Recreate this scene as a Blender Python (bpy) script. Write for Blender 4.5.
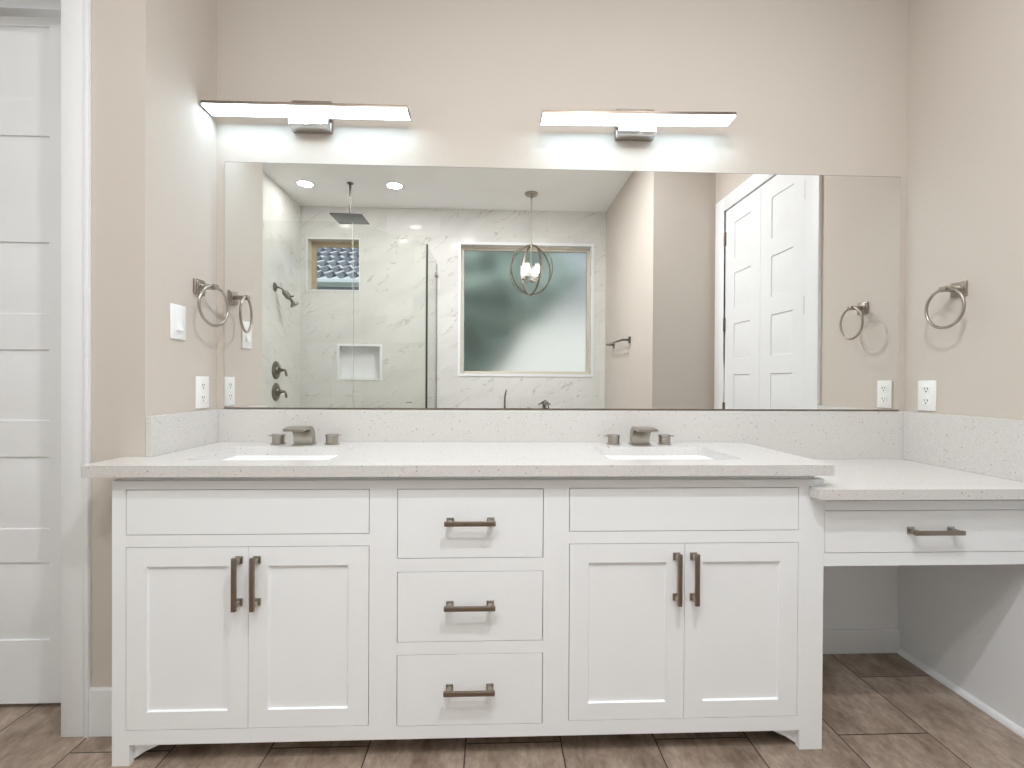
import bpy, bmesh, math, random
from mathutils import Vector, Matrix
random.seed(7)
for o in list(bpy.data.objects): bpy.data.objects.remove(o)
SC = bpy.context.scene
COL = SC.collection
I = 0.0254                      # everything below is measured in inches
PI = math.pi

# ------------------------------------------------------------------ camera
F, YAW, PITCH, ROLL, CD, CH = 480.55, .0384, -.0057, .0055, 79.91, 46.01
Rz = Matrix(((math.cos(YAW), -math.sin(YAW), 0), (math.sin(YAW), math.cos(YAW), 0), (0, 0, 1)))
Rx = Matrix(((1, 0, 0), (0, math.cos(PITCH), math.sin(PITCH)), (0, -math.sin(PITCH), math.cos(PITCH))))
Ry = Matrix(((math.cos(ROLL), 0, math.sin(ROLL)), (0, 1, 0), (-math.sin(ROLL), 0, math.cos(ROLL))))
Rm = Ry @ Rx @ Rz
right, fwd, up = Rm[0], Rm[1], Rm[2]
cam = bpy.data.cameras.new('camera'); camo = bpy.data.objects.new('camera', cam); COL.objects.link(camo)
camo.matrix_world = Matrix(((right.x, up.x, -fwd.x, 0), (right.y, up.y, -fwd.y, -CD*I), (right.z, up.z, -fwd.z, CH*I), (0, 0, 0, 1)))
cam.sensor_width = 36; cam.lens = F/1024*36; cam.clip_start = .02
cam.shift_y = .26/1024
SC.camera = camo

# ------------------------------------------------------------------ light, sky, exposure
BAR_E, CAN_W, CAN_E, SUN_E, SKY_E = 10.5, 10.5, 4.0, 3.5, 1.15
SC.view_settings.view_transform = 'Standard'
SC.view_settings.look = 'None'
SC.view_settings.exposure = 0.0
SC.view_settings.gamma = 1
SC.view_settings.use_curve_mapping = False
w = bpy.data.worlds.new('sky'); SC.world = w; w.use_nodes = True
w.node_tree.nodes['Background'].inputs[0].default_value = (.80, .90, 1, 1)
w.node_tree.nodes['Background'].inputs[1].default_value = SKY_E
sun = bpy.data.lights.new('sun', 'SUN'); sun.energy = SUN_E; sun.angle = .03
suno = bpy.data.objects.new('sun', sun); COL.objects.link(suno)
suno.rotation_euler = (math.radians(38), 0, math.radians(200)); suno.location = (0, 8, 12)
suno.rotation_euler = (math.radians(-36), math.radians(-38), 0)
SC.cycles.max_bounces = 12
SC.cycles.diffuse_bounces = 6
SC.cycles.glossy_bounces = 6
SC.cycles.transmission_bounces = 8
SC.cycles.transparent_max_bounces = 12
SC.cycles.sample_clamp_indirect = 6.0

# ------------------------------------------------------------------ materials
def lin(c):
    return tuple(((v/255)/12.92 if v/255 <= .04045 else ((v/255+.055)/1.055)**2.4) for v in c)
class NT:
    def __init__(s, name):
        s.m = bpy.data.materials.new(name); s.m.use_nodes = True
        s.t = s.m.node_tree; s.b = s.t.nodes['Principled BSDF']; s.out = s.t.nodes['Material Output']
    def n(s, typ, **kw):
        x = s.t.nodes.new(typ)
        for k, v in kw.items():
            if k in x.inputs.keys() if isinstance(k, str) else False: x.inputs[k].default_value = v
            else: setattr(x, k, v)
        return x
    def l(s, a, b): s.t.links.new(a, b)
    def pos(s):
        return s.n('ShaderNodeNewGeometry').outputs['Position']
    def mapping(s, scale, loc=(0, 0, 0)):
        mp = s.n('ShaderNodeMapping'); s.l(s.pos(), mp.inputs['Vector'])
        mp.inputs['Scale'].default_value = scale; mp.inputs['Location'].default_value = loc
        return mp.outputs[0]
    def noise(s, vec, scale, detail=3, rough=.5):
        x = s.n('ShaderNodeTexNoise'); s.l(vec, x.inputs['Vector'])
        x.inputs['Scale'].default_value = scale; x.inputs['Detail'].default_value = detail; x.inputs['Roughness'].default_value = rough
        return x.outputs['Fac']
    def ramp(s, fac, stops):
        r = s.n('ShaderNodeValToRGB'); s.l(fac, r.inputs[0]); e = r.color_ramp.elements
        while len(e) < len(stops): e.new(.5)
        for q, (p, c) in zip(e, stops): q.position = p; q.color = (*c, 1)
        return r.outputs[0]
    def mix(s, fac, a, b, mode='MIX'):
        x = s.n('ShaderNodeMix'); x.data_type = 'RGBA'; x.blend_type = mode
        for v, i in ((fac, 0), (a, 6), (b, 7)):
            if hasattr(v, 'links'): s.l(v, x.inputs[i])
            else: x.inputs[i].default_value = v if i == 0 else (*v, 1)
        return x.outputs[2]
    def bump(s, h, strength, dist=.002):
        x = s.n('ShaderNodeBump'); s.l(h, x.inputs['Height']); x.inputs['Strength'].default_value = strength; x.inputs['Distance'].default_value = dist
        s.l(x.outputs[0], s.b.inputs['Normal'])
def simple(name, col, rough=.5, metal=0, bump=None, spec=None, var=.03):
    k = NT(name); c = lin(col)
    if var:
        f = k.noise(k.pos(), 3.0, 2)
        k.l(k.mix(f, tuple(v*(1-var) for v in c), tuple(min(1, v*(1+var)) for v in c)), k.b.inputs['Base Color'])
    else: k.b.inputs['Base Color'].default_value = (*c, 1)
    k.b.inputs['Roughness'].default_value = rough; k.b.inputs['Metallic'].default_value = metal
    if spec is not None: k.b.inputs['Specular IOR Level'].default_value = spec
    if bump: k.bump(k.noise(k.pos(), bump[0], 4), bump[1], .0006)
    return k.m
PAINT = simple('greige_wall_paint', (206, 198, 189), .85, bump=(260, .12), spec=.25, var=.015)
CEIL = simple('ceiling_paint', (247, 247, 246), .9, spec=.2, var=.01)
WHITE = simple('white_cabinet_paint', (246, 248, 250), .38, spec=.35, var=.008)
TRIM = simple('white_trim_paint', (236, 238, 240), .42, spec=.35, var=.01)
PANELW = simple('white_side_panel_paint', (236, 238, 240), .55, var=.02)
PLATE = simple('white_plastic', (243, 243, 242), .3, var=0)
DARK = simple('dark_slot', (40, 38, 36), .6, var=0)
PORC = simple('white_porcelain', (230, 230, 229), .12, var=0)
NICKEL = simple('brushed_nickel', (176, 169, 160), .3, 1, bump=(900, .1), var=.05)
PEWTER = simple('dark_brushed_nickel', (146, 133, 121), .36, 1, var=.05)
BRONZE = simple('dark_shower_metal', (128, 124, 118), .28, 1, var=.08)
CHROME = simple('polished_chrome', (205, 205, 205), .12, 1, var=0)
GASKET = simple('dark_glass_seal', (62, 62, 60), .4, var=0)
TAN = simple('tan_window_frame', (186, 168, 138), .5, var=.04)
BEIGEF = simple('beige_window_frame', (212, 206, 192), .5, var=.02)
ROOF = simple('grey_roof_tile', (122, 128, 140), .75, var=.2)
STUCCO = simple('pale_stucco', (226, 224, 218), .9, bump=(60, .5), var=.04)
FASCIA = simple('white_fascia_paint', (190, 197, 203), .5, var=.02)
SOFFIT = simple('grey_soffit', (110, 114, 118), .7, var=.05)
BARK = simple('bark', (84, 72, 60), .9, var=.2)
GRASS = simple('lawn_green', (92, 112, 78), .95, var=.25)
def foliage():
    k = NT('tree_leaves')
    k.l(k.ramp(k.noise(k.pos(), 7, 4), [(.3, lin((112, 134, 124))), (.6, lin((150, 170, 160))), (.8, lin((192, 204, 196)))]), k.b.inputs['Base Color'])
    k.b.inputs['Roughness'].default_value = .7
    return k.m
LEAF = foliage()
def emit(name, col, s):
    k = NT(name); e = k.n('ShaderNodeEmission'); e.inputs[0].default_value = (*col, 1); e.inputs[1].default_value = s
    k.l(e.outputs[0], k.out.inputs[0]); return k.m
BARLIGHT = emit('bar_diffuser_light', (.68, .87, 1), BAR_E)
CANLIGHT = emit('downlight_lens_light', (1, .95, .88), CAN_E)
BULB = emit('bulb_light', (1, .98, .96), 42)
def mirror():
    k = NT('mirror_silver'); g = k.n('ShaderNodeBsdfGlossy'); g.inputs['Color'].default_value = (.915, .915, .90, 1); g.inputs['Roughness'].default_value = 0
    k.l(g.outputs[0], k.out.inputs[0]); return k.m
MIRROR = mirror()
def thin_glass(name, tint):
    k = NT(name); t = k.n('ShaderNodeBsdfTransparent'); t.inputs[0].default_value = (*tint, 1)
    g = k.n('ShaderNodeBsdfGlossy'); g.inputs['Roughness'].default_value = 0.0
    lw = k.n('ShaderNodeLayerWeight')      # thin sheet: Schlick reflectance, same from both faces
    pw = k.n('ShaderNodeMath', operation='POWER'); k.l(lw.outputs['Facing'], pw.inputs[0]); pw.inputs[1].default_value = 5
    f = k.n('ShaderNodeMath', operation='MULTIPLY_ADD'); k.l(pw.outputs[0], f.inputs[0]); f.inputs[1].default_value = .5; f.inputs[2].default_value = .035
    m = k.n('ShaderNodeMixShader'); k.l(f.outputs[0], m.inputs[0]); k.l(t.outputs[0], m.inputs[1]); k.l(g.outputs[0], m.inputs[2])
    k.l(m.outputs[0], k.out.inputs[0]); return k.m
GLASS = thin_glass('clear_glass', (.975, .985, .975))
def shade():
    k = NT('shade_glass'); t = k.n('ShaderNodeBsdfTransparent'); d = k.n('ShaderNodeBsdfTranslucent'); d.inputs[0].default_value = (.95, .95, .95, 1)
    m = k.n('ShaderNodeMixShader'); m.inputs[0].default_value = .35; k.l(t.outputs[0], m.inputs[1]); k.l(d.outputs[0], m.inputs[2]); k.l(m.outputs[0], k.out.inputs[0]); return k.m
SHADE = shade()
GEDGE = simple('green_glass_edge', (206, 216, 208), .2, var=0)
def frosted():
    k = NT('frosted_glass'); b = k.b
    b.inputs['Base Color'].default_value = (1, 1, 1, 1)
    b.inputs['Transmission Weight'].default_value = 1; b.inputs['Roughness'].default_value = .5; b.inputs['IOR'].default_value = 1.3
    k.bump(k.noise(k.pos(), 55, 3), .35, .004)
    return k.m
FROST = frosted()
def quartz():
    k = NT('speckled_quartz')
    v = k.n('ShaderNodeTexVoronoi'); k.l(k.pos(), v.inputs['Vector']); v.inputs['Scale'].default_value = 95
    gate = k.noise(k.mapping((1, 1, 1), (3, 1, 2)), 70, 2)
    m1 = k.n('ShaderNodeMath', operation='LESS_THAN'); k.l(v.outputs['Distance'], m1.inputs[0]); m1.inputs[1].default_value = .26
    m2 = k.n('ShaderNodeMath', operation='GREATER_THAN'); k.l(gate, m2.inputs[0]); m2.inputs[1].default_value = .60
    m3 = k.n('ShaderNodeMath', operation='MULTIPLY'); k.l(m1.outputs[0], m3.inputs[0]); k.l(m2.outputs[0], m3.inputs[1])
    base = k.ramp(k.noise(k.pos(), 190, 2), [(.3, lin((207, 204, 201))), (.62, lin((218, 216, 213)))])
    spot = k.ramp(k.noise(k.pos(), 40, 1), [(.4, lin((160, 151, 144))), (.65, lin((200, 194, 188)))])
    k.l(k.mix(m3.outputs[0], base, spot), k.b.inputs['Base Color'])
    k.b.inputs['Roughness'].default_value = .22; k.b.inputs['Specular IOR Level'].default_value = .5
    return k.m
QUARTZ = quartz()
def floor_mat():
    k = NT('brown_plank_tile')
    sp = k.n('ShaderNodeSeparateXYZ'); k.l(k.pos(), sp.inputs[0])
    cb = k.n('ShaderNodeCombineXYZ')
    a = k.n('ShaderNodeMath', operation='ADD'); k.l(sp.outputs[1], a.inputs[0]); a.inputs[1].default_value = 7*I
    c = k.n('ShaderNodeMath', operation='ADD'); k.l(sp.outputs[0], c.inputs[0]); c.inputs[1].default_value = 3.3*I
    k.l(a.outputs[0], cb.inputs[0]); k.l(c.outputs[0], cb.inputs[1])
    br = k.n('ShaderNodeTexBrick'); k.l(cb.outputs[0], br.inputs['Vector'])
    br.offset = .5; br.offset_frequency = 2; br.squash = 1
    br.inputs['Scale'].default_value = 1; br.inputs['Brick Width'].default_value = 24*I; br.inputs['Row Height'].default_value = 12.15*I
    br.inputs['Mortar Size'].default_value = .09*I; br.inputs['Mortar Smooth'].default_value = .1
    br.inputs['Color1'].default_value = (0, 0, 0, 1); br.inputs['Color2'].default_value = (1, 1, 1, 1); br.inputs['Mortar'].default_value = (.5, .5, .5, 1)
    rnd = k.n('ShaderNodeMix'); rnd.data_type = 'RGBA'
    # streaks run along the planks, different on every plank
    off = k.n('ShaderNodeVectorMath', operation='SCALE'); k.l(br.outputs['Color'], off.inputs[0]); off.inputs['Scale'].default_value = 7
    ad = k.n('ShaderNodeVectorMath', operation='ADD'); k.l(k.mapping((5, 2.6, 1)), ad.inputs[0]); k.l(off.outputs[0], ad.inputs[1])
    n1 = k.noise(ad.outputs[0], 1.6, 7, .66)
    n2 = k.noise(ad.outputs[0], 9, 5, .7)
    base = k.ramp(n1, [(.30, lin((128, 111, 98))), (.48, lin((161, 144, 130))), (.68, lin((184, 169, 155)))])
    fine = k.ramp(n2, [(.3, (.66, .65, .64)), (.62, (1.06, 1.06, 1.06))])
    grain = k.ramp(k.noise(k.mapping((60, 9, 1)), 3.0, 4, .7), [(.3, (.86, .86, .85)), (.65, (1.06, 1.06, 1.06))])
    fine = k.mix(1.0, fine, grain, 'MULTIPLY')
    col = k.mix(1.0, base, fine, 'MULTIPLY')
    tone = k.ramp(br.outputs['Color'], [(0, (.86, .85, .84)), (1, (1.06, 1.05, 1.04))])
    col = k.mix(1.0, col, tone, 'MULTIPLY')
    k.l(k.mix(br.outputs['Fac'], col, lin((62, 50, 42))), k.b.inputs['Base Color'])
    k.b.inputs['Roughness'].default_value = .42
    k.bump(br.outputs['Fac'], -.5, .001)
    return k.m
FLOORM = floor_mat()
def marble(name, axis):
    # axis: 0 wall across x, 1 wall across y
    k = NT(name)
    sp = k.n('ShaderNodeSeparateXYZ'); k.l(k.pos(), sp.inputs[0])
    cb = k.n('ShaderNodeCombineXYZ'); k.l(sp.outputs[axis], cb.inputs[0])
    a = k.n('ShaderNodeMath', operation='ADD'); k.l(sp.outputs[2], a.inputs[0]); a.inputs[1].default_value = -3*I
    k.l(a.outputs[0], cb.inputs[1])
    br = k.n('ShaderNodeTexBrick'); k.l(cb.outputs[0], br.inputs['Vector']); br.offset = .5; br.offset_frequency = 2
    br.inputs['Scale'].default_value = 1; br.inputs['Brick Width'].default_value = 24*I; br.inputs['Row Height'].default_value = 12*I
    br.inputs['Mortar Size'].default_value = .05*I
    br.inputs['Color1'].default_value = (0, 0, 0, 1); br.inputs['Color2'].default_value = (1, 1, 1, 1)
    off = k.n('ShaderNodeVectorMath', operation='SCALE'); k.l(br.outputs['Color'], off.inputs[0]); off.inputs['Scale'].default_value = 5
    mp = k.n('ShaderNodeMapping'); k.l(cb.outputs[0], mp.inputs['Vector']); mp.inputs['Rotation'].default_value = (0, 0, math.radians(-33))
    m2 = k.n('ShaderNodeMapping'); k.l(mp.outputs[0], m2.inputs['Vector']); m2.inputs['Scale'].default_value = (1.0, 3.6, 1)
    ad = k.n('ShaderNodeVectorMath', operation='ADD'); k.l(m2.outputs[0], ad.inputs[0]); k.l(off.outputs[0], ad.inputs[1])
    n = k.noise(ad.outputs[0], 2.1, 4, .5)
    s = k.n('ShaderNodeMath', operation='SUBTRACT'); k.l(n, s.inputs[0]); s.inputs[1].default_value = .5
    ab = k.n('ShaderNodeMath', operation='ABSOLUTE'); k.l(s.outputs[0], ab.inputs[0])
    vein = k.ramp(ab.outputs[0], [(.0, (1, 1, 1)), (.006, (.5, .5, .5)), (.017, (0, 0, 0))])
    gate = k.ramp(k.noise(ad.outputs[0], 3.4, 1), [(.50, (0, 0, 0)), (.62, (1, 1, 1))])
    vm = k.mix(1, vein, gate, 'MULTIPLY')
    base = k.ramp(k.noise(ad.outputs[0], 1.2, 4), [(.3, lin((216, 216, 213))), (.6, lin((226, 226, 223)))])
    rgb = k.n('ShaderNodeRGBToBW'); k.l(vm, rgb.inputs[0])
    c1 = k.mix(rgb.outputs[0], base, lin((186, 181, 174)))
    k.l(k.mix(br.outputs['Fac'], c1, lin((214, 209, 202))), k.b.inputs['Base Color'])
    k.b.inputs['Roughness'].default_value = .09
    return k.m
MARBLE = marble('marble_tile', 0)
MARBLEY = marble('marble_tile_side', 1)

# ------------------------------------------------------------------ mesh builder
ORG = {}
class MB:
    def __init__(s, M=None): s.v = []; s.f = []; s.sm = []; s.M = M
    def add(s, vs, fs, smooth=False):
        k = len(s.v)
        for p in vs:
            p = Vector(p)
            if s.M is not None: p = s.M @ p
            s.v.append(p)
        for f in fs: s.f.append([k+i for i in f]); s.sm.append(smooth)
        return s
    def bm(s, b, smooth=False):
        b.verts.index_update()
        s.add([v.co.copy() for v in b.verts], [[v.index for v in f.verts] for f in b.faces], smooth); b.free(); return s
    def box(s, x0, x1, y0, y1, z0, z1, bev=0, seg=2):
        b = bmesh.new(); bmesh.ops.create_cube(b, size=1)
        for v in b.verts: v.co = Vector(((x0+x1)/2+v.co.x*(x1-x0), (y0+y1)/2+v.co.y*(y1-y0), (z0+z1)/2+v.co.z*(z1-z0)))
        if bev: bmesh.ops.bevel(b, geom=b.edges[:], offset=bev, segments=seg, affect='EDGES', profile=.5)
        return s.bm(b)
    def tube(s, pts, r, n=16, caps=True, smooth=True):
        pts = [Vector(p) for p in pts]; rs = r if isinstance(r, (list, tuple)) else [r]*len(pts)
        rings = []; t0 = (pts[1]-pts[0]).normalized()
        u = t0.orthogonal().normalized()
        for i, p in enumerate(pts):
            if i == 0: t = pts[1]-pts[0]
            elif i == len(pts)-1: t = pts[i]-pts[i-1]
            else: t = (pts[i]-pts[i-1]).normalized()+(pts[i+1]-pts[i]).normalized()
            if t.length < 1e-9: t = t0
            t = t.normalized(); u = (u-t*u.dot(t)).normalized(); w_ = t.cross(u)
            rings.append([p+(u*math.cos(a)+w_*math.sin(a))*rs[i] for a in [2*PI*j/n for j in range(n)]])
        vs = [q for rg in rings for q in rg]; fs = []
        for i in range(len(rings)-1):
            for j in range(n): fs.append([i*n+j, i*n+(j+1) % n, (i+1)*n+(j+1) % n, (i+1)*n+j])
        s.add(vs, fs, smooth)
        if caps: s.add(rings[0], [list(range(n))[::-1]]); s.add(rings[-1], [list(range(n))])
        return s
    def lathe(s, o, axis, prof, n=24):
        """prof: (radius, distance along the axis)"""
        o = Vector(o); a = Vector(axis).normalized(); u = a.orthogonal().normalized(); w_ = a.cross(u)
        vs = []; fs = []
        for r, d in prof:
            for j in range(n):
                t = 2*PI*j/n; vs.append(o+a*d+(u*math.cos(t)+w_*math.sin(t))*max(r, 1e-4))
        for i in range(len(prof)-1):
            for j in range(n): fs.append([i*n+j, i*n+(j+1) % n, (i+1)*n+(j+1) % n, (i+1)*n+j])
        return s.add(vs, fs, True)
    def prism(s, poly, axis, a, b):
        """poly: 2-D outline in the plane across `axis` (0: y,z  1: x,z  2: x,y)"""
        n = len(poly)
        def P(p, d): return ((d, p[0], p[1]), (p[0], d, p[1]), (p[0], p[1], d))[axis]
        vs = [P(p, a) for p in poly]+[P(p, b) for p in poly]
        fs = [list(range(n)), list(range(n, 2*n))[::-1]]+[[i, n+i, n+(i+1) % n, (i+1) % n] for i in range(n)]
        return s.add(vs, fs)
    def slab(s, outer, holes, axis, a, b):
        """sheet with holes, from a to b across `axis`"""
        def P(p, d): return ((d, p[0], p[1]), (p[0], d, p[1]), (p[0], p[1], d))[axis]
        m = bmesh.new(); es = []
        for loop in [outer]+holes:
            vv = [m.verts.new(P(p, a)) for p in loop]
            es += [m.edges.new((vv[i], vv[(i+1) % len(vv)])) for i in range(len(vv))]
        bmesh.ops.triangle_fill(m, use_beauty=True, use_dissolve=False, edges=es)
        r = bmesh.ops.extrude_face_region(m, geom=m.faces[:])
        d = Vector(P((0, 0), b-a))
        for e in r['geom']:
            if isinstance(e, bmesh.types.BMVert): e.co += d
        return s.bm(m)
    def panel(s, x0, x1, z0, z1, yb, steps):
        """inset / raised rectangular panel facing -y: steps = (inset, y)"""
        vs = []; fs = []
        for ins, y in steps:
            vs += [(x0+ins, y, z0+ins), (x1-ins, y, z0+ins), (x1-ins, y, z1-ins), (x0+ins, y, z1-ins)]
        for i in range(len(steps)-1):
            for j in range(4): fs.append([i*4+j, i*4+(j+1) % 4, i*4+4+(j+1) % 4, i*4+4+j])
        k = 4*(len(steps)-1); fs.append([k, k+1, k+2, k+3])
        return s.add(vs, fs)
def rrect(x0, x1, y0, y1, r, n=5):
    p = []
    for cx, cy, a0 in ((x1-r, y1-r, 0), (x0+r, y1-r, 90), (x0+r, y0+r, 180), (x1-r, y0+r, 270)):
        for i in range(n+1):
            a = math.radians(a0+90*i/n); p.append((cx+r*math.cos(a), cy+r*math.sin(a)))
    return p
def rect(x0, x1, y0, y1): return [(x0, y0), (x1, y0), (x1, y1), (x0, y1)]
def tag(o, label=None, cat=None, group=None, kind=None):
    for k, v in (('label', label), ('category', cat), ('group', group), ('kind', kind)):
        if v: o[k] = v
    return o
def thing(name, label, cat, loc=(0, 0, 0), group=None, kind=None):
    o = bpy.data.objects.new(name, None); COL.objects.link(o); o.empty_display_size = .05
    o.location = Vector(loc)*I; ORG[o] = Vector(loc)
    return tag(o, label, cat, group, kind)
def part(name, mb, mat, parent=None, label=None, org=None):
    base = ORG[parent] if parent is not None else Vector(org or (0, 0, 0))
    me = bpy.data.meshes.new(name)
    me.from_pydata([(p-base)*I for p in mb.v], [], mb.f); me.materials.append(mat)
    for p, sm in zip(me.polygons, mb.sm): p.use_smooth = sm
    b = bmesh.new(); b.from_mesh(me); bmesh.ops.remove_doubles(b, verts=b.verts[:], dist=1e-6)
    bmesh.ops.recalc_face_normals(b, faces=b.faces[:]); b.to_mesh(me); b.free()
    me.set_sharp_from_angle(angle=math.radians(38))
    o = bpy.data.objects.new(name, me); COL.objects.link(o)
    if parent is not None: o.parent = parent
    else: o.location = base*I
    ORG[o] = base
    if label: o['label'] = label
    return o
def struct(name, mb, mat, label, cat='wall', org=None):
    return tag(part(name, mb, mat, org=org), label, cat, kind='structure')
def copy_tree(o, parent=None):
    c = o.copy(); COL.objects.link(c); c.parent = parent; ORG[c] = ORG[o]
    for ch in list(o.children): copy_tree(ch, c)
    return c
def place(o, loc, label, rz=0):
    o.location = Vector(loc)*I; o.rotation_euler = (0, 0, rz); o['label'] = label; return o

# ------------------------------------------------------------------ the room
XL, XR, YW = -45.0, 70.5, -16.0          # vanity alcove
XT, XTR, YF, YB = -85.4, 50.5, -137.0, -71.8
HC = 123.0
T = 5.0
struct('floor', MB().box(XT-6, XR+6, YF-1, 6, -3, 0), FLOORM, 'brown wood-look plank tile floor with dark grout', 'floor')
struct('ceiling', MB().box(XT-6, XR+6, YF-6, 6, HC, HC+4), CEIL, 'flat white painted ceiling', 'ceiling')
struct('wall_back', MB().box(XL-T, XR+T, 0, T, 0, HC), PAINT, 'greige wall behind the long vanity mirror', 'wall')
struct('wall_left', MB().box(XL-T, XL, YW, 0, 0, HC), PAINT, 'short greige side wall left of the vanity with switch and towel ring', 'wall')
DX0, DX1, DTOP = -84.2, -55.3, 97.0       # left doorway
struct('wall_back_left', MB().slab([(XT-T, 0), (DX0, 0), (DX0, DTOP), (DX1, DTOP), (DX1, 0), (XL-T, 0), (XL-T, HC), (XT-T, HC)], [], 1, YW, YW+T), PAINT, 'beige wall strip between the white door casing and the vanity', 'wall')
struct('wall_behind_door', MB().box(XT-T, XL-T, 30, 33, 0, HC), PAINT, 'wall of the dark room behind the left door', 'wall')
struct('wall_behind_door_side', MB().box(XT-T-1, XT-T, YW+T, 33, 0, HC).box(XL-T, XL-T+1, 5, 33, 0, HC), PAINT, 'side walls of the dark room behind the left door', 'wall')
CY0, CY1 = -64.4, -26.3                    # closet double door in the right wall
struct('wall_right', MB().slab([(0, 0), (CY1, 0), (CY1, 98.1), (CY0, 98.1), (CY0, 0), (YB-T, 0), (YB-T, HC), (0, HC)], [], 0, XR, XR+T), PAINT, 'greige right wall with towel ring, outlet and the double doors', 'wall')
struct('wall_closet_back', MB().box(XR+T+20, XR+T+22, YB, 0, 0, HC), PAINT, 'wall inside the closet behind the double doors', 'wall')
struct('wall_front_right', MB().box(XTR, XR, YB-T, YB, 0, HC), PAINT, 'beige wall beside the double doors, seen in the mirror', 'wall')
struct('wall_tub_side', MB().box(XTR, XTR+T, YF-T, YB-T, 0, HC), PAINT, 'pale greige wall with the towel bar, seen in the mirror', 'wall')
struct('wall_left_side', MB().box(XT-T, XT, -78, YW, 0, HC), PAINT, 'greige side wall in front of the shower', 'wall')
struct('wall_shower_side', MB().box(XT-T, XT, YF-T, -78, 0, HC), MARBLEY, 'white marble tiled side wall of the shower', 'wall')
WX0, WX1, WZ0, WZ1 = -15.0, 44.1, 49.4, 107.4     # tub window
SX0, SX1, SZ0, SZ1 = -82.5, -60.0, 86.3, 108.7    # shower window
NX0, NX1, NZ0, NZ1 = -68.7, -50.5, 47.0, 61.5     # niche
struct('wall_front', MB().slab(rect(XT, XTR, 0, HC), [rect(WX0, WX1, WZ0, WZ1), rect(SX0, SX1, SZ0, SZ1), rect(NX0, NX1, NZ0, NZ1)], 1, YF, YF-6), MARBLE, 'white marble tiled wall with thin grey veins, seen in the mirror', 'wall')
struct('trim_1', MB().slab(rect(NX0-.8, NX1+.8, NZ0-.8, NZ1+.8), [rect(NX0+.2, NX1-.2, NZ0+.2, NZ1-.2)], 1, YF, YF+.25).box(NX0-.3, NX1+.3, YF-3.9, YF-3.5, NZ0-.3, NZ1+.3), TRIM, 'white framed recessed shampoo niche in the marble shower wall', 'niche')

# windows
wt = thing('window_1', 'large square frosted tub window, seen in the mirror', 'window', ((WX0+WX1)/2, YF-4.5, WZ0), kind='structure')
part('window_trim', MB().slab(rect(WX0-1.1, WX1+1.1, WZ0-1.1, WZ1+1.1), [rect(WX0+.1, WX1-.1, WZ0+.1, WZ1-.1)], 1, YF, YF+.35), TRIM, wt)
part('window_frame', MB().slab(rect(WX0, WX1, WZ0, WZ1), [rect(WX0+1.3, WX1-1.3, WZ0+1.3, WZ1-1.5)], 1, YF-4, YF-6.2), BEIGEF, wt)
part('frosted_pane', MB().box(WX0+1.3, WX1-1.3, YF-5.3, YF-5.1, WZ0+1.3, WZ1-1.5), FROST, wt)
w2 = thing('window_2', 'small shower window looking on a tiled roof, seen in the mirror', 'window', ((SX0+SX1)/2, YF-4.5, SZ0), kind='structure')
part('window_trim', MB().slab(rect(SX0-.5, SX1+.5, SZ0-.5, SZ1+.5), [rect(SX0, SX1, SZ0, SZ1)], 1, YF, YF+.2), TRIM, w2)
part('window_frame', MB().slab(rect(SX0, SX1, SZ0, SZ1), [rect(SX0+2.0, SX1-.9, SZ0+.7, SZ1-2.2)], 1, YF-4.6, YF-6), TAN, w2, 'tan window frame')
part('clear_pane', MB().box(SX0+2.0, SX1-.9, YF-5.3, YF-5.15, SZ0+.7, SZ1-2.2), GLASS, w2)

# trims, baseboards
struct('baseboard_left', MB().box(-51.75, XL-.15, YW-.3, YW, 0, 6.0).box(-51.75, XL-.15, YW-.22, YW, 6.0, 6.2), TRIM, 'tall white baseboard under the beige wall strip', 'baseboard')
struct('baseboard_back', MB().box(41.7, XR-.8, -.65, -.12, 0, 3.75).box(41.7, XR-.8, -.5, -.12, 3.75, 3.95), TRIM, 'white baseboard on the wall under the makeup desk', 'baseboard')
struct('trim_2', MB().box(41.7, XR-.8, -.12, 0, 0, 31.2), PANELW, 'white painted wall panel under the makeup desk', 'panel')
struct('trim_3', MB().prism([(0, 0), (-.7, 0), (-.65, .3), (-.45, .6), (-.15, .8), (0, .8)], 1, -.7, -21.0).box(0, 0, 0, 0, 0, 0), TRIM, 'small white shoe moulding along the right wall under the desk', 'moulding', org=(0, 0, 0)).location.x = (XR-.75)*I
def left_casing():
    m = MB()
    m.box(DX1, -52.3, YW-.3, YW, 0, DTOP+4.2, .06); m.box(-52.3, -51.75, YW-.55, YW, 0, DTOP+4.6, .05)
    m.box(DX0-3.5 if DX0-3.5 > XT else XT, DX0, YW-.3, YW, 0, DTOP+4.2)
    m.box(XT, DX1, YW-.3, YW, DTOP, DTOP+4.2)
    return m
struct('trim_4', left_casing(), TRIM, 'white door casing left of the beige wall strip', 'casing')
struct('trim_5', MB().box(DX1-.02, DX1+.25, YW, YW+T, 0, DTOP).box(DX0-.25, DX0+.02, YW, YW+T, 0, DTOP).box(DX0, DX1, YW, YW+T, DTOP-.02, DTOP+.3), TRIM, 'white jamb lining of the left doorway', 'jamb')
struct('trim_6', MB().box(XR-.75, XR, CY1, -21.7, 0, 102.3, .06).box(XR-.75, XR, -70.0, CY0, 0, 102.3, .06).box(XR-.75, XR, CY0, CY1, 98.1, 102.3, .06), TRIM, 'white casing around the closet double doors, seen in the mirror', 'casing')

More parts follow.
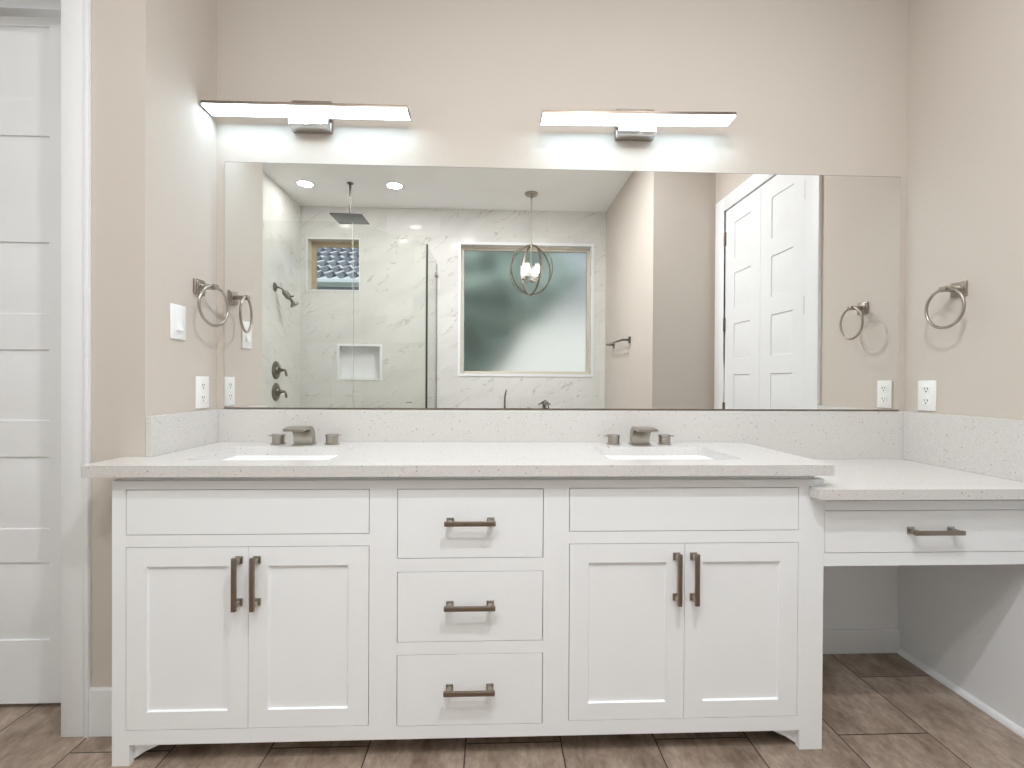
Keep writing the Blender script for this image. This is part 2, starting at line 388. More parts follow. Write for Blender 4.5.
def six_panel(name, u0, u1, z0, z1, pu0, pu1, pz, M, label, loc, hinges=None):
    t = thing(name, label, 'door', loc, kind='structure')
    m = MB(M)
    m.slab(rect(u0, u1, z0, z1), [rect(pu0, pu1, a, b) for a, b in pz], 1, 0, 1.4)
    leaf = part('door_leaf', m, TRIM, t)
    m = MB(M)
    for a, b in pz: m.panel(pu0, pu1, a, b, 0, [(0, .0), (.08, .24), (.22, .24), (1.15, .06)])
    part('raised_panels', m, TRIM, t)
    return t, M
M1 = Matrix.Translation((0, -10.7, 0))
DL, _ = six_panel('door_1', DX0+.1, DX1-.05, .8, 96.0, -79.0, -61.7, [(9.6, 20.5), (25.1, 35.2), (40.2, 50.1), (55.0, 65.0), (69.7, 79.7), (84.6, 94.8)], M1, 'white six-panel interior door at the left edge', (-70, -11, 0))
# right wall: local (u, depth, z) -> world (XR + depth, u, z)
MR = Matrix(((0, 1, 0, XR-.25), (1, 0, 0, 0), (0, 0, 1, 0), (0, 0, 0, 1)))
PZ = [(93-14.85*i-10.4, 93-14.85*i) for i in range(6)]
for nm, a, b, p, q, lab in (('door_2', CY0+.1, -45.15, -59.0, -50.0, 'white panelled closet door leaf beside the beige wall, seen in the mirror'), ('door_3', -45.05, CY1-.1, -40.2, -31.2, 'white panelled closet door leaf nearer the vanity, seen in the mirror')):
    t, _ = six_panel(nm, a, b, .7, 97.9, p, q, PZ, MR, lab, (XR, (a+b)/2, 0))
    hy = CY0+.05 if nm == 'door_2' else CY1-.05
    for hz in (89.6, 63.6, 38.0, 11):
        h = MB().tube([(XR-.55, hy, hz-2), (XR-.55, hy, hz+2)], .32 if nm == 'door_2' else .2, 10).box(XR-.45, XR-.2, hy-.5, hy+.5, hz-2, hz+2)
        part('hinge', h, PEWTER, t, 'dark metal hinge')

# ------------------------------------------------------------------ vanity cabinet
FY = -21.27
CX0, CX1 = -45.1, 41.5
van = thing('vanity_cabinet', 'long white double-sink vanity cabinet with shaker doors and centre drawers', 'cabinet', (-2, -11, 0))
doors = [(-43.45, -29.28, -41.1, -31.66, 4.25, 26.0), (-29.22, -14.98, -26.94, -17.4, 4.25, 26.0), (9.5, 23.8, 11.85, 21.55, 4.3, 26.03), (23.86, 38.2, 26.2, 35.9, 4.3, 26.03)]
drawers = [(-11.5, 6.15, 24.5, 32.85), (-11.5, 6.15, 14.3, 22.75), (-11.5, 6.15, 4.05, 12.65)]
falses = [(-43.45, -14.98, 27.55, 32.85), (9.45, 38.2, 27.65, 32.9)]
holes = [rect(doors[0][0]-.08, doors[1][1]+.08, doors[0][4]-.08, doors[0][5]+.08), rect(doors[2][0]-.08, doors[3][1]+.08, doors[2][4]-.08, doors[2][5]+.08)]
holes += [rect(a-.08, b+.08, c-.08, d+.08) for a, b, c, d in drawers+falses]
frame_out = [(CX0, 0), (CX0+2.0, 0), (CX0+2.0, 2.45), (CX1-2.9, 2.45), (CX1-2.9, 0), (CX1, 0), (CX1, 33.95), (CX0, 33.95)]
part('face_frame', MB().slab(frame_out, holes, 1, FY, FY+.8), WHITE, van)
m = MB()
m.box(CX0, CX0+.75, FY+.8, YW-.05, 0, 33.95).box(XL+.03, XL+.75, YW-.05, -.1, 2.6, 33.95)
m.box(CX1-.75, CX1, FY+.8, -.1, 0, 33.95)
m.box(CX0+.75, CX1-.75, FY+.8, -.9, 2.5, 3.2).box(CX0+.75, CX1-.75, -.9, -.15, 2.5, 29.0)
m.box(-13.6, -12.9, FY+.8, -.9, 3.2, 30).box(7.6, 8.3, FY+.8, -.9, 3.2, 30)
part('carcass', m, WHITE, van)
m = MB().box(CX0+.6, CX1-1.2, FY+.6, -.9, 33.95, 34.66)
part('counter_support', m, WHITE, van)
for x0, s in ((CX0+2.0, 1), (CX1-2.9, -1)):
    part('foot_bracket', MB().prism([(x0, 2.5), (x0+4.1*s, 2.5), (x0+2.6*s, 1.7), (x0+1.2*s, 1.05), (x0, .25)], 1, FY+.8, FY+1.5), WHITE, van)
def pull(parent, c, horiz, L=6.3):
    """bar pull: c = (x, z) of its centre on the face"""
    x, z = c; y = FY; m = MB(); h = L/2
    if horiz: m.box(x-h, x+h, y-1.45, y-1.05, z-.27, z+.27, .07)
    else: m.box(x-.27, x+.27, y-1.45, y-1.05, z-h, z+h, .07)
    o = part('handle', m, PEWTER, parent, 'brushed metal bar handle')
    for s in (-1, 1):
        m = MB(); q = s*(h-.62)
        cx, cz = (x+q, z) if horiz else (x, z+q)
        m.box(cx-.27, cx+.27, y-1.06, y-.12, cz-.27, cz+.27, .04).box(cx-.45, cx+.45, y-.14, y, cz-.45, cz+.45, .05)
        part('handle_post', m, NICKEL, o)
    return o
hx = [-30.3, -28.2, 22.75, 24.9]
for i, (a, b, pa, pb, z0, z1) in enumerate(doors):
    m = MB(); pz0, pz1 = 6.35, 23.73
    m.slab(rect(a, b, z0, z1), [rect(pa, pb, pz0, pz1)], 1, FY, FY+.75)
    m.panel(pa, pb, pz0, pz1, 0, [(0, FY+.02), (.02, FY+.1), (.11, FY+.27), (.14, FY+.27)])
    d = part('door', m, WHITE, van)
    pull(d, (hx[i], 21.97), False)
for a, b, z0, z1 in drawers:
    d = part('drawer', MB().box(a, b, FY, FY+.75, z0, z1, .03, 1), WHITE, van)
    pull(d, (-2.72, (z0+z1)/2+.3), True, 6.15)
for a, b, z0, z1 in falses:
    part('false_drawer_front', MB().box(a, b, FY, FY+.75, z0, z1, .03, 1), WHITE, van)

# makeup desk
desk = thing('makeup_desk', 'white open knee-space makeup desk with one wide drawer, right of the vanity', 'desk', (56, -11, 0))
DXE = 69.7
m = MB().slab(rect(CX1+.02, DXE, 23.05, 31.2), [rect(CX1+.1, 68.6, 24.65, 30.05)], 1, FY, FY+.8)
m.box(CX1+.03, DXE, -.9, -.12, 23.05, 31.2).box(CX1+.03, DXE, FY+.8, -.9, 30.6, 31.2)
part('apron_frame', m, WHITE, desk)
dd = part('drawer', MB().box(CX1+.18, 68.52, FY, FY+.75, 24.73, 29.97, .03, 1).box(CX1+1, 67.9, FY+.75, -2, 25.2, 25.6).box(CX1+1, CX1+1.5, FY+.75, -2, 25.2, 29).box(67.4, 67.9, FY+.75, -2, 25.2, 29), WHITE, desk)
pull(dd, (55.35, 27.5), True, 6.5)
part('side_panel', MB().box(DXE, XR, FY, -.13, 0, 31.85), PANELW, desk)
part('counter_support', MB().box(CX1+.05, DXE, FY+.55, -.9, 31.2, 31.85).box(39.9, CX1+.05, FY-.35, FY-.02, 31.2, 31.85), WHITE, desk)

# ------------------------------------------------------------------ stone tops
HOLE = [(-38.4, -20.7, -18.7, -6.0), (15.15, 32.7, -18.3, -6.2)]
def arc(cx, cy, r, a0, a1, n=6): return [(cx+r*math.cos(math.radians(a0+(a1-a0)*i/n)), cy+r*math.sin(math.radians(a0+(a1-a0)*i/n))) for i in range(n+1)]
UX0, UX1, UY = -47.75, 42.0, -22.65
outl = [(XL+.02, -.02), (XL+.02, YW-.02), (UX0, YW-.02)]+arc(UX0+.4, UY+.4, .4, 180, 270)+arc(UX1-.4, UY+.4, .4, 270, 360)+[(UX1, -.02)]
ct = part('vanity_countertop', MB().slab(outl, [rrect(a, b, c, d, .9) for a, b, c, d in HOLE], 2, 34.66, 36.0), QUARTZ)
tag(ct, 'long speckled white quartz countertop over the white vanity with two sink cutouts', 'countertop')
dout = [(CX1+.05, -.02), (CX1+.05, FY-.04), (39.5, FY-.04), (39.5, -22.3), (39.75, -22.9), (40.7, -23.4), (XR-.02, -23.4), (XR-.02, -.02)]
ct2 = part('desk_countertop', MB().slab(dout, [], 2, 31.86, 33.14), QUARTZ)
tag(ct2, 'lower speckled white quartz desktop with clipped corner, right of the vanity', 'countertop')
sb = part('back_backsplash', MB().slab([(XL+.02, 36.01), (UX1+.01, 36.01), (UX1+.01, 33.15), (XR-.02, 33.15), (XR-.02, 41.27), (XL+.02, 41.27)], [], 1, -.02, -.8), QUARTZ)
tag(sb, 'speckled quartz backsplash running under the long mirror', 'backsplash')
sl = part('side_backsplash', MB().box(XL+.02, XL+.8, YW+.02, -.82, 36.01, 41.27, .03, 1), QUARTZ)
tag(sl, 'short quartz side splash on the left wall under the light switch', 'backsplash')
sr = part('side_backsplash', MB().box(XR-.8, XR-.02, -21.6, -.82, 33.15, 41.27, .03, 1), QUARTZ)
tag(sr, 'tall quartz side splash on the right wall above the makeup desk', 'backsplash')

# sinks
def sink(hole, label):
    a, b, c, d = hole; cx, cy = (a+b)/2, (c+d)/2
    t = thing('sink', label, 'sink', (cx, cy, 29), 'undermount sinks in the vanity top')
    m = MB(); vs = []; fs = []; n = 24
    loops = [(a-.5, b+.5, c-.5, d+.5, 1.3, 34.65), (a-.1, b+.1, c-.1, d+.1, 1.1, 34.65), (a+.1, b-.1, c+.1, d-.1, 1.2, 34.3), (a+.4, b-.4, c+.4, d-.4, 1.8, 31.2), (a+1.4, b-1.4, c+1.4, d-1.4, 2.2, 30.0), (cx-1.2, cx+1.2, cy-1.2, cy+1.2, 1.15, 29.75),
             (cx-1.2, cx+1.2, cy-1.2, cy+1.2, 1.15, 29.4), (a+.8, b-.8, c+.8, d-.8, 2.4, 29.5), (a-.1, b+.1, c-.1, d+.1, 2.0, 31), (a-.5, b+.5, c-.5, d+.5, 1.3, 34.0), (a-.5, b+.5, c-.5, d+.5, 1.3, 34.65)]
    for L in loops: vs += [(x, y, L[5]) for x, y in rrect(*L[:5], n=5)]
    for i in range(len(loops)-1):
        for j in range(n): fs.append([i*n+j, i*n+(j+1) % n, (i+1)*n+(j+1) % n, (i+1)*n+j])
    m.add(vs, fs, False); part('basin', m, PORC, t)
    part('drain', MB().lathe((cx, cy, 29.5), (0, 0, 1), [(0, .1), (.5, .12), (.9, .22), (1.18, .3), (1.18, 0)]), NICKEL, t, 'metal drain')
    return t
sink(HOLE[0], 'white rectangular undermount sink on the left side of the vanity')
sink(HOLE[1], 'white rectangular undermount sink on the right side of the vanity')

# faucets
def faucet(cx, label):
    t = thing('faucet', label, 'faucet', (cx, -3.6, 36.0), 'waterfall faucets')
    back = [(-2.9, 36.0), (-2.85, 36.8), (-2.95, 37.6), (-3.3, 38.3), (-3.9, 38.8), (-4.7, 39.0), (-6.2, 38.98), (-7.9, 38.8)]
    under = [(-7.9, 38.45), (-6.2, 38.55), (-5.3, 38.45), (-4.7, 38.0), (-4.4, 37.3), (-4.3, 36.6), (-4.3, 36.0)]
    prof = back+under
    m = MB()
    # waterfall spout: curved slab, a little wider at the lip
    n = len(prof); vs = []
    for s in (-1, 1):
        for (y, z) in prof:
            k = max(0, (-y-4.3))/3.6; vs.append((cx+s*(1.42+.12*k), y, z))
    fs = [list(range(n)), list(range(n, 2*n))[::-1]]+[[i, n+i, n+(i+1) % n, (i+1) % n] for i in range(n)]
    m.add(vs, fs); sp = part('spout', m, NICKEL, t)
    part('spout_base', MB().box(cx-1.6, cx+1.6, -4.5, -2.7, 36.0, 36.14, .04), NICKEL, t)
    for s in (-1, 1):
        hx_ = cx+s*4.15
        m = MB().lathe((hx_, -3.3, 36), (0, 0, 1), [(0, 0), (1.12, 0), (1.12, .16), (.92, .18), (.92, 1.25), (1.02, 1.27), (1.02, 1.5), (.96, 1.56), (0, 1.56)], 24)
        h = part('handle', m, NICKEL, t)
        part('lever', MB().tube([(hx_+s*.85, -3.3, 37.35), (hx_+s*1.55, -3.3, 37.35)], .13, 8), NICKEL, h)
    return t
faucet(-29.5, 'brushed nickel waterfall faucet with two knob handles at the left sink')
faucet(23.5, 'brushed nickel waterfall faucet with two knob handles at the right sink')

# ------------------------------------------------------------------ mirror
mt = thing('wall_mirror', 'long frameless rectangular mirror on the back wall above the backsplash', 'mirror', (12.8, -.1, 41.5))
part('mirror_glass', MB().box(-43.64, 69.3, -.27, -.04, 41.55, 81.26), MIRROR, mt)
part('bottom_channel', MB().box(-43.64, 69.3, -.32, -.03, 41.42, 41.56), PEWTER, mt, 'thin dark metal channel')
part('mirror_backing', MB().box(-43.76, 69.44, -.06, -.005, 41.5, 81.4), GASKET, mt)

# ------------------------------------------------------------------ vanity lights
def vanity_light(cx, W, zc, tilt, label, cw, cz):
    t = thing('vanity_light', label, 'wall light', (cx, 0, cz), 'LED bar lights above the mirror')
    Rt = Matrix.Translation((cx, 0, zc)) @ Matrix.Rotation(tilt, 4, 'Y') @ Matrix.Translation((-cx, 0, -zc))
    h = W/2
    part('canopy', MB().box(cw-3.2, cw+3.2, -.95, -.01, cz-2.2, cz+2.65, .08), NICKEL, t)
    part('arm', MB().box(cw-3.1, cw+3.1, -2.3, -.9, zc-2.0, zc-.42, .08), CHROME, t)
    b = MB(Rt).box(cx-h, cx+h, -4.9, -1.7, zc-.12, zc+.3, .02).box(cx-h, cx+h, -1.85, -1.7, zc-.44, zc-.02).box(cx-h, cx-h+.08, -4.9, -1.85, zc-.44, zc-.02).box(cx+h-.08, cx+h, -4.9, -1.85, zc-.44, zc-.02); part('light_bar', b, PEWTER, t)
    part('diffuser', MB(Rt).box(cx-h+.1, cx+h-.1, -4.86, -1.88, zc-.42, zc-.14), BARLIGHT, t, 'glowing white acrylic diffuser')
    return t
vanity_light(-29.1, 31.2, 88.25, -.003, 'glowing LED bar light over the left sink reaching the left wall', -29.6, 88.5)
vanity_light(22.8, 30.9, 88.35, -.0185, 'glowing LED bar light over the right sink', 23.2, 88.6)

# ------------------------------------------------------------------ plates
def local_wall(side, y, z):
    # local (u along wall, depth out of the wall, z) -> world
    if side < 0: return Matrix(((0, -1, 0, XL), (1, 0, 0, y), (0, 0, 1, z), (0, 0, 0, 1)))
    return Matrix(((0, 1, 0, XR), (1, 0, 0, y), (0, 0, 1, z), (0, 0, 0, 1)))
def outlet(side, y, z, label, group):
    x = XL if side < 0 else XR
    t = thing('outlet', label, 'outlet', (x, y, z), group); M = local_wall(side, y, z)
    part('cover_plate', MB(M).box(-1.6, 1.6, -.26, -.005, -2.45, 2.45, .09), PLATE, t)
    for s in (-1, 1):
        r = part('socket', MB(M).prism([(p[0], p[1]+s*.95) for p in rrect(-.66, .66, -.62, .62, .3)], 1, -.33, -.2), PLATE, t)
        part('slots', MB(M).box(-.36, -.24, -.345, -.3, s*.95-.02, s*.95+.34).box(.2, .3, -.345, -.3, s*.95+.02, s*.95+.32).tube([(0, -.345, s*.95-.3), (0, -.3, s*.95-.3)], .12, 10), DARK, r)
    part('screw', MB(M).tube([(0, -.3, 0), (0, -.2, 0)], .12, 10), PLATE, t)
outlet(-1, -4.05, 44.1, 'white duplex outlet on the left wall near the mirror', 'wall outlets')
outlet(1, -4.5, 44.1, 'white duplex outlet on the right wall under the towel ring', 'wall outlets')
t = thing('light_switch', 'white single rocker light switch on the left wall', 'switch', (XL, -9.8, 54.2)); M = local_wall(-1, -9.8, 54.2)
part('cover_plate', MB(M).box(-1.62, 1.62, -.26, -.005, -2.45, 2.45, .09), PLATE, t)
part('rocker', MB(M).prism([(-.25, -1.2), (-.25, 1.2), (-.3, 1.2), (-.36, .0), (-.62, -1.2)], 0, -.6, .6), PLATE, t)
for q in (1.95, -1.95): part('screw', MB(M).tube([(0, -.3, q), (0, -.2, q)], .12, 10), PLATE, t)

# ------------------------------------------------------------------ towel rings
def towel_ring(side, y, z, sw, label):
    x = XL if side < 0 else XR
    t = thing('towel_ring', label, 'towel ring', (x, y, z), 'towel rings'); M = local_wall(side, y, z)
    part('wall_plate', MB(M).box(-1.22, 1.22, -.42, -.005, -1.15, 1.15, .12).box(-1.0, 1.0, -.6, -.4, -.93, .93, .1), NICKEL, t)
    part('post', MB(M).box(-.42, .42, -2.75, -.55, -.32, .38, .07).box(-.5, .5, -2.9, -2.35, -.38, .45, .08), NICKEL, t)
    pts = []
    R = 2.95
    for i in range(49):
        a = 2*PI*i/48; pts.append((R*math.sin(a)*math.cos(sw), -2.45+R*math.sin(a)*math.sin(sw), -R+.1+R*math.cos(a)))
    part('ring', MB(M).tube(pts, .21, 12, caps=False), CHROME if False else NICKEL, t)
towel_ring(-1, -5.0, 60.1, math.radians(-10), 'brushed nickel towel ring above the switch on the left wall')
towel_ring(1, -9.75, 60.3, math.radians(-2), 'brushed nickel towel ring on the right wall above the outlet')

# ------------------------------------------------------------------ behind the camera: shower
def glass_panel(name, p0, p1, z0, z1, label, far_seal=None):
    a, b = Vector((*p0, 0)), Vector((*p1, 0)); d = (b-a).normalized(); n = Vector((-d.y, d.x, 0))*.19
    t = thing(name, label, 'shower glass', ((a.x+b.x)/2, (a.y+b.y)/2, z0), 'frameless shower glass panels')
    q = [a+n, b+n, b-n, a-n]
    vs = [(v.x, v.y, z0) for v in q]+[(v.x, v.y, z1) for v in q]
    part('pane', MB().add(vs, [[0, 1, 5, 4], [2, 3, 7, 6], [4, 5, 6, 7]]), GLASS, t)
    part('edge', MB().add(vs, [[1, 2, 6, 5], [3, 0, 4, 7]]), GEDGE, t, 'pale green polished glass edge')
    return t
GP = [(XT+.1, -81.0), (-46.7, -81.0), (-25.6, -105.3), (-25.6, YF+.1)]
g1 = glass_panel('shower_glass_panel', GP[0], GP[1], 4.5, 98.2, 'fixed clear shower glass panel beside the tiled side wall, seen in the mirror')
g2 = glass_panel('shower_glass_door', (-46.4, -81.35), (-26.0, -104.85), 5.0, 98.0, 'clear glass shower door set diagonally between two glass panels')
g3 = glass_panel('shower_glass_panel', GP[2], GP[3], 4.5, 98.2, 'clear shower return panel between shower and tub with a dark edge seal')
part('edge_seal', MB().box(-25.95, -25.25, -105.6, -105.2, 4.5, 98.2), GASKET, g3, 'dark vertical edge seal')
for q in (92.2, 14): part('wall_clamp', MB().box(-26.1, -25.1, -136.9, -135.4, q, q+2.2, .1), PEWTER, g3)
part('wall_channel', MB().box(-25.85, -25.35, -136.95, -136.5, 4.5, 98.2), NICKEL, g3)
part('handle', MB().tube([(-30.5, -101.6, 38), (-32.3, -103.2+3.2, 38)], .25, 10).tube([(-30.5, -101.6, 30), (-32.3, -100.0, 30)], .25, 10).tube([(-31.0, -98.2, 29.5), (-31.0, -98.2, 35)], .3, 10), NICKEL, g2)
m = MB()
for a, b in zip(GP[:-1], GP[1:]):
    a, b = Vector((*a, 0)), Vector((*b, 0)); d = (b-a).normalized(); n = Vector((-d.y, d.x, 0))*2.2
    q = [a+n, b+n, b-n, a-n]; m.add([(v.x, v.y, 0) for v in q]+[(v.x, v.y, 4.45) for v in q], [[0, 1, 2, 3], [4, 5, 6, 7], [0, 1, 5, 4], [1, 2, 6, 5], [2, 3, 7, 6], [3, 0, 4, 7]])
struct('trim_7', m, MARBLE, 'low marble shower curb under the glass', 'curb')

rs = thing('rain_shower_head', 'square rain shower head hanging from the shower ceiling', 'shower head', (-56.2, -110.6, HC))
part('ceiling_flange', MB().lathe((-56.2, -110.6, HC), (0, 0, -1), [(0, 0), (1.3, 0), (1.2, .35), (.5, .6)]), BRONZE, rs)
part('arm', MB().tube([(-56.2, -110.6, HC-.3), (-56.2, -110.6, 109.6)], .42, 12), BRONZE, rs)
part('spray_plate', MB().box(-62.2, -50.2, -116.6, -104.6, 108.9, 109.25, .08).lathe((-56.2, -110.6, 109.2), (0, 0, 1), [(1.2, 0), (1.0, .6), (.5, .9)]), simple('brushed_spray_plate', (118, 118, 116), .35, 1, var=.04), rs)
hs = thing('wall_mounted_shower', 'small wall shower head on a curved arm in the shower', 'shower head', (XT, -111.5, 82.3))
part('flange', MB().lathe((XT, -111.5, 82.3), (1, 0, 0), [(1.7, .01), (1.7, .25), (1.2, .6), (.5, .9)]), BRONZE, hs)
part('arm', MB().tube([(XT+.3, -111.5, 82.3), (XT+1.6, -111.6, 82.2), (XT+2.6, -111.8, 81.7), (XT+3.4, -112, 80.7)], .38, 12), BRONZE, hs)
part('diverter_body', MB().tube([(XT+3.1, -112, 81.1), (XT+3.6, -112.1, 80.4), (XT+5.0, -112.3, 78.6), (XT+5.5, -112.4, 78.0)], [.6, 1.15, 1.1, .7], 14), BRONZE, hs)
part('spray_head', MB().tube([(XT+5.5, -112.4, 78.0), (XT+6.4, -112.6, 76.7), (XT+6.9, -112.8, 75.9), (XT+7.2, -112.9, 75.4)], [.5, .7, 1.6, 1.8], 16).tube([(XT+5.4, -112.2, 78.7), (XT+7.0, -112.2, 79.0)], .3, 8), BRONZE, hs)
def valve(z, label):
    t = thing('shower_valve', label, 'shower valve', (XT, -112.7, z), 'shower valve handles')
    part('escutcheon', MB().lathe((XT, -112.7, z), (1, 0, 0), [(3.6, .01), (3.6, .15), (3.2, .5), (1.6, .8), (1.3, 1.6), (1.0, 1.7), (0, 1.75)]), BRONZE, t)
    part('lever', MB().tube([(XT+1.4, -112.7, z), (XT+2.4, -112.8, z+.15), (XT+3.3, -113, z+.1), (XT+3.7, -113, z-.3), (XT+3.8, -113.1, z-1.6), (XT+4.1, -113.1, z-2.3)], [.8, .6, .5, .42, .5, .35], 10), BRONZE, t)
valve(49.9, 'upper round shower valve with lever on the shower side wall')
valve(41.4, 'lower round shower valve with lever on the shower side wall')

# towel bar
tb = thing('towel_bar', 'dark short towel bar on the pale wall right of the tub window, in the mirror', 'towel bar', (XTR, -109, 61.6))
for y in (-97.2, -120.8):
    part('bar_post', MB().box(XTR-.5, XTR-.01, y-1.1, y+1.1, 60.5, 62.9, .1).box(XTR-3.2, XTR-.4, y-.4, y+.4, 61.3, 62.1, .06), BRONZE, tb)
part('bar', MB().box(XTR-3.1, XTR-2.5, -121.4, -96.6, 61.4, 62.0, .06), BRONZE, tb)

# ------------------------------------------------------------------ tub and filler
def tub():
    t = thing('bathtub', 'white freestanding bathtub under the frosted window', 'bathtub', (14.6, -113.0, 0))
    vs = []; fs = []; n = 48; L = [(26, 11.5, 0), (27, 12.5, 2), (28.5, 13.8, 12), (30.5, 15.2, 22.0), (30.8, 15.5, 22.8), (30.2, 15.0, 23.0), (29.2, 14.0, 22.6), (27.0, 12.2, 14), (24.5, 10.4, 7), (18, 7, 5.6), (.1, .1, 5.4)]
    for a, b, z in L:
        for j in range(n):
            u = 2*PI*j/n; c, s = math.cos(u), math.sin(u)
            vs.append((14.6+a*math.copysign(abs(c)**.75, c), -113.0+b*math.copysign(abs(s)**.75, s), z))
    for i in range(len(L)-1):
        for j in range(n): fs.append([i*n+j, i*n+(j+1) % n, (i+1)*n+(j+1) % n, (i+1)*n+j])
    fs.append(list(range(n))[::-1])
    part('tub_shell', MB().add(vs, fs, True), PORC, t)
    part('drain', MB().lathe((14.6, -113.0, 5.3), (0, 0, 1), [(0, .3), (1.2, .3), (1.3, .1)]), NICKEL, t)
tub()
tf = thing('tub_filler', 'floor-standing tub filler with upright hand shower, only its tips above the backsplash', 'tub faucet', (15.5, -133.8, 0))
part('riser', MB().tube([(15.5, -133.8, .1), (15.5, -133.8, 34.6)], .6, 14).lathe((15.5, -133.8, 0), (0, 0, 1), [(2.4, .01), (2.4, .4), (.7, 1)]), NICKEL, tf)
part('crossbar', MB().tube([(4.4, -133.8, 33.4), (24.0, -133.8, 33.4)], .8, 14), NICKEL, tf)
part('hand_shower', MB().tube([(5.0, -133.8, 33.4), (5.0, -133.8, 38.6), (5.3, -133.7, 40.6), (5.8, -133.6, 42.4)], [.45, .36, .34, .24], 12), BRONZE, tf)
part('spout', MB().tube([(22.6, -133.8, 33.4), (22.7, -133.6, 35.8), (22.9, -132, 36.7), (22.9, -128, 36.5), (22.9, -124.6, 35.4), (22.9, -124.2, 34.6)], [.9, .9, .95, .85, .8, .8], 14).tube([(19.8, -133.2, 35.8), (22.9, -133.4, 37.4), (25.4, -133.4, 35.8)], [.25, .6, .25], 10), BRONZE, tf)

# ------------------------------------------------------------------ chandelier
CXc, CYc = 15.1, -117.2
ch = thing('orb_chandelier', 'nickel orb chandelier with four glowing candle lamps, in front of the tub window', 'chandelier', (CXc, CYc, HC))
part('canopy', MB().lathe((CXc, CYc, HC), (0, 0, -1), [(2.7, .01), (2.7, .5), (2.3, .9), (.6, 1.0), (.5, 1.8)]), NICKEL, ch)
m = MB()
z = HC-1.6
while z > 116:
    pts = [(CXc+(.28*math.cos(a) if (int(z*1.1) % 2) else 0), CYc+(0 if (int(z*1.1) % 2) else .28*math.cos(a)), z-.5+.62*math.sin(a)) for a in [2*PI*i/12 for i in range(13)]]
    m.tube(pts, .09, 6, caps=False); z -= .92
part('chain', m, NICKEL, ch)
part('rod', MB().tube([(CXc, CYc, 116.2), (CXc, CYc, 103)], .3, 10), NICKEL, ch)
oz = 91.7
def band(ang, a, b, w_=.42, th=.12):
    m = MB(); vs = []; fs = []; n = 64; c, s = math.cos(ang), math.sin(ang)
    for i in range(n):
        t = 2*PI*i/n; ct_, st = math.cos(t), math.sin(t)
        for dr, dn in ((0, -w_), (0, w_), (th, w_), (th, -w_)):
            r = (a+dr)*ct_; zz = oz+(b+dr)*st
            vs.append((CXc+r*c-dn*s, CYc+r*s+dn*c, zz))
    for i in range(n):
        for j in range(4): fs.append([i*4+j, i*4+(j+1) % 4, ((i+1) % n)*4+(j+1) % 4, ((i+1) % n)*4+j])
    return m.add(vs, fs)
for ang in (28, 71, 152): part('orb_ring', band(math.radians(ang), 9.3, 10.0), PEWTER, ch)
part('orb_finial', MB().lathe((CXc, CYc, oz-11), (0, 0, 1), [(0, 0), (.5, .3), (.6, .8), (.2, 1.3)]), NICKEL, ch)
part('orb_cap', MB().lathe((CXc, CYc, oz+9.6), (0, 0, 1), [(.3, 0), (.7, .3), (.7, .9), (.2, 1.2)]), NICKEL, ch)
part('centre_stem', MB().tube([(CXc, CYc, 103), (CXc, CYc, 87.4)], .28, 10).lathe((CXc, CYc, 86.6), (0, 0, 1), [(0, 0), (.6, .3), (.8, .9), (.3, 1.4)]), NICKEL, ch)
for k in range(4):
    a = math.radians(35+90*k); ex, ey = CXc+3.4*math.cos(a), CYc+3.4*math.sin(a)
    p = part('lamp_arm', MB().tube([(CXc, CYc, 87.6), (CXc+1.7*math.cos(a), CYc+1.7*math.sin(a), 86.9), (ex, ey, 87.3), (ex, ey, 88)], .2, 8).lathe((ex, ey, 87.9), (0, 0, 1), [(.2, 0), (1.0, .15), (1.1, .45), (.5, .5), (.42, 2.2), (0, 2.2)]), NICKEL, ch)
    part('bulb', MB().lathe((ex, ey, 90.1), (0, 0, 1), [(0, 0), (.5, .1), (.85, 1.1), (.7, 2.2), (.25, 3.1), (0, 3.2)], 14), BULB, p, 'glowing candle bulb')
    part('glass_shade', MB().lathe((ex, ey, 88.4), (0, 0, 1), [(1.1, 0), (1.35, 1.4), (1.35, 5.4)], 20), SHADE, p)

# ------------------------------------------------------------------ recessed lights
def downlight(x, y, label, group, watt, col=(.97, .98, 1)):
    t = thing('recessed_downlight', label, 'ceiling light', (x, y, HC), group)
    part('trim_ring', MB().lathe((x, y, HC), (0, 0, -1), [(3.7, .01), (3.6, .18), (2.95, .25), (2.9, .1)]), PLATE, t)
    part('lens', MB().lathe((x, y, HC), (0, 0, -1), [(2.95, .08), (2.0, .13), (0, .14)]), CANLIGHT, t, 'glowing round lens')
    L = bpy.data.lights.new('downlight_lamp', 'AREA'); L.shape = 'DISK'; L.size = 5.5*I; L.energy = watt; L.color = col
    o = bpy.data.objects.new('downlight_lamp', L); COL.objects.link(o); o.location = (x*I, y*I, (HC-.35)*I)
downlight(-73.9, -111.7, 'round recessed ceiling light beside the shower side wall, in the mirror', 'shower ceiling lights', CAN_W*.32, (1, .985, .97))
downlight(-39.3, -111.7, 'round recessed ceiling light right of the rain shower head, in the mirror', 'shower ceiling lights', CAN_W*.32, (1, .985, .97))
for x, y, lab, k in ((-22, -78, 'unseen added fill downlight in front of the left sink', .45), (14, -66, 'unseen added fill downlight in front of the right sink', 3.0),
                     (-66, -66, 'unseen added fill downlight in front of the left door', .25), (40, -46, 'unseen added fill downlight in front of the makeup desk', .65),
                     (-14, -88, 'unseen added fill downlight in the middle of the room', 1.8), (-50, -88, 'unseen added fill downlight in front of the shower', .35)):
    downlight(x, y, lab, 'added room fill lights', CAN_W*k)  # out-of-view downlights, added to brighten the vanity fronts and walls

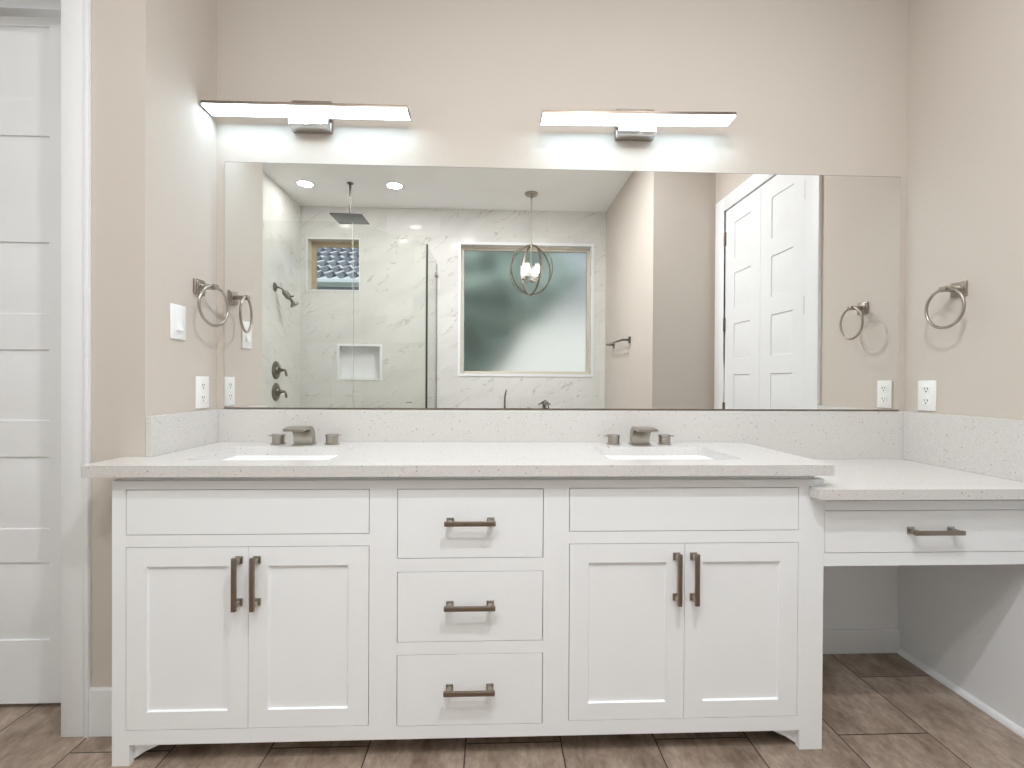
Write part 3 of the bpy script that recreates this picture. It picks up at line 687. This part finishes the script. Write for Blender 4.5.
# ------------------------------------------------------------------ outdoors
struct('ground_outside', MB().box(-500, 500, -700, YF-7, -14, -10), GRASS, 'lawn outside the windows', 'ground')
nh = thing('neighbour_house', 'pale neighbouring house with grey barrel-tile roof, through the small shower window', 'house', (0, -310, -10))
part('wall', MB().box(-420, 420, -560, -306, -10, 118), STUCCO, nh)
part('fascia', MB().box(-440, 440, -296, -292, 123.5, 128.2, .3), FASCIA, nh)
part('gutter', MB().prism([(-292, 127.4), (-288.5, 127.4), (-288.5, 125.4), (-290, 124.6), (-292, 124.6)], 0, -440, 440), FASCIA, nh)
part('soffit', MB().box(-440, 440, -330, -296, 118, 123.4), SOFFIT, nh)
def roof():
    m = MB(); P = 8.8; vs = []; fs = []; x0, x1 = -330, 240; nx = int((x1-x0)/P*8); rows = 9; ex = 18.0
    sl = math.radians(27); k = 0
    for r in range(rows):
        for e, lift in ((0, 2.6), (1, -1.0)):
            d = (r+1.3*e)*ex
            for i in range(nx+1):
                x = x0+(x1-x0)*i/nx; ph = (x/P+.13*math.sin(r*9)) % 1.0
                prof = 2.5*math.sin(PI*min(ph/.62, 1)) if ph < .62 else -.9*math.sin(PI*(ph-.62)/.38)
                vs.append((x, -290-d*math.cos(sl)+(0 if e else .4), 126.4+d*math.sin(sl)+prof+lift))
        for i in range(nx): fs.append([k+i, k+i+1, k+nx+1+i+1, k+nx+1+i])
        k += 2*(nx+1)
    return m.add(vs, fs, True)
part('tiled_roof', roof(), ROOF, nh, 'grey barrel roof tiles')
nh.location.z -= 5.0*I
def tree():
    t = thing('garden_tree', 'leafy green tree blurred behind the frosted tub window', 'tree', (-30, -190, -10))
    m = MB()
    b = bmesh.new(); bmesh.ops.create_icosphere(b, subdivisions=2, radius=1); sv = [v.co.copy() for v in b.verts]; b.verts.index_update(); sf = [[v.index for v in f.verts] for f in b.faces]; b.free()
    for i in range(700):
        u, v = random.random(), random.random()
        x = -30+122*u; z = 40+105*v
        # crown hangs from the upper left, its lower edge climbing to the right
        edge = 44+max(0, (x+14))*1.07
        if z < edge or (x > 20 and z > 110 and random.random() < .75): continue
        y = -178-28*random.random(); s = 4.5+4.0*random.random()
        q = Vector((random.random(), random.random(), random.random()))*6
        m.add([(x+p.x*s*(1+.35*math.sin(p.y*7+q.x)), y+p.y*s, z+p.z*s*.8*(1+.3*math.sin(p.x*6+q.y))) for p in sv], sf, False)
    part('crown', m, LEAF, t)
    part('trunk', MB().tube([(-30, -190, -10), (-31, -190, 25), (-27, -190, 60), (-20, -190, 90)], [5, 4, 3, 2], 12), BARK, t)
tree()
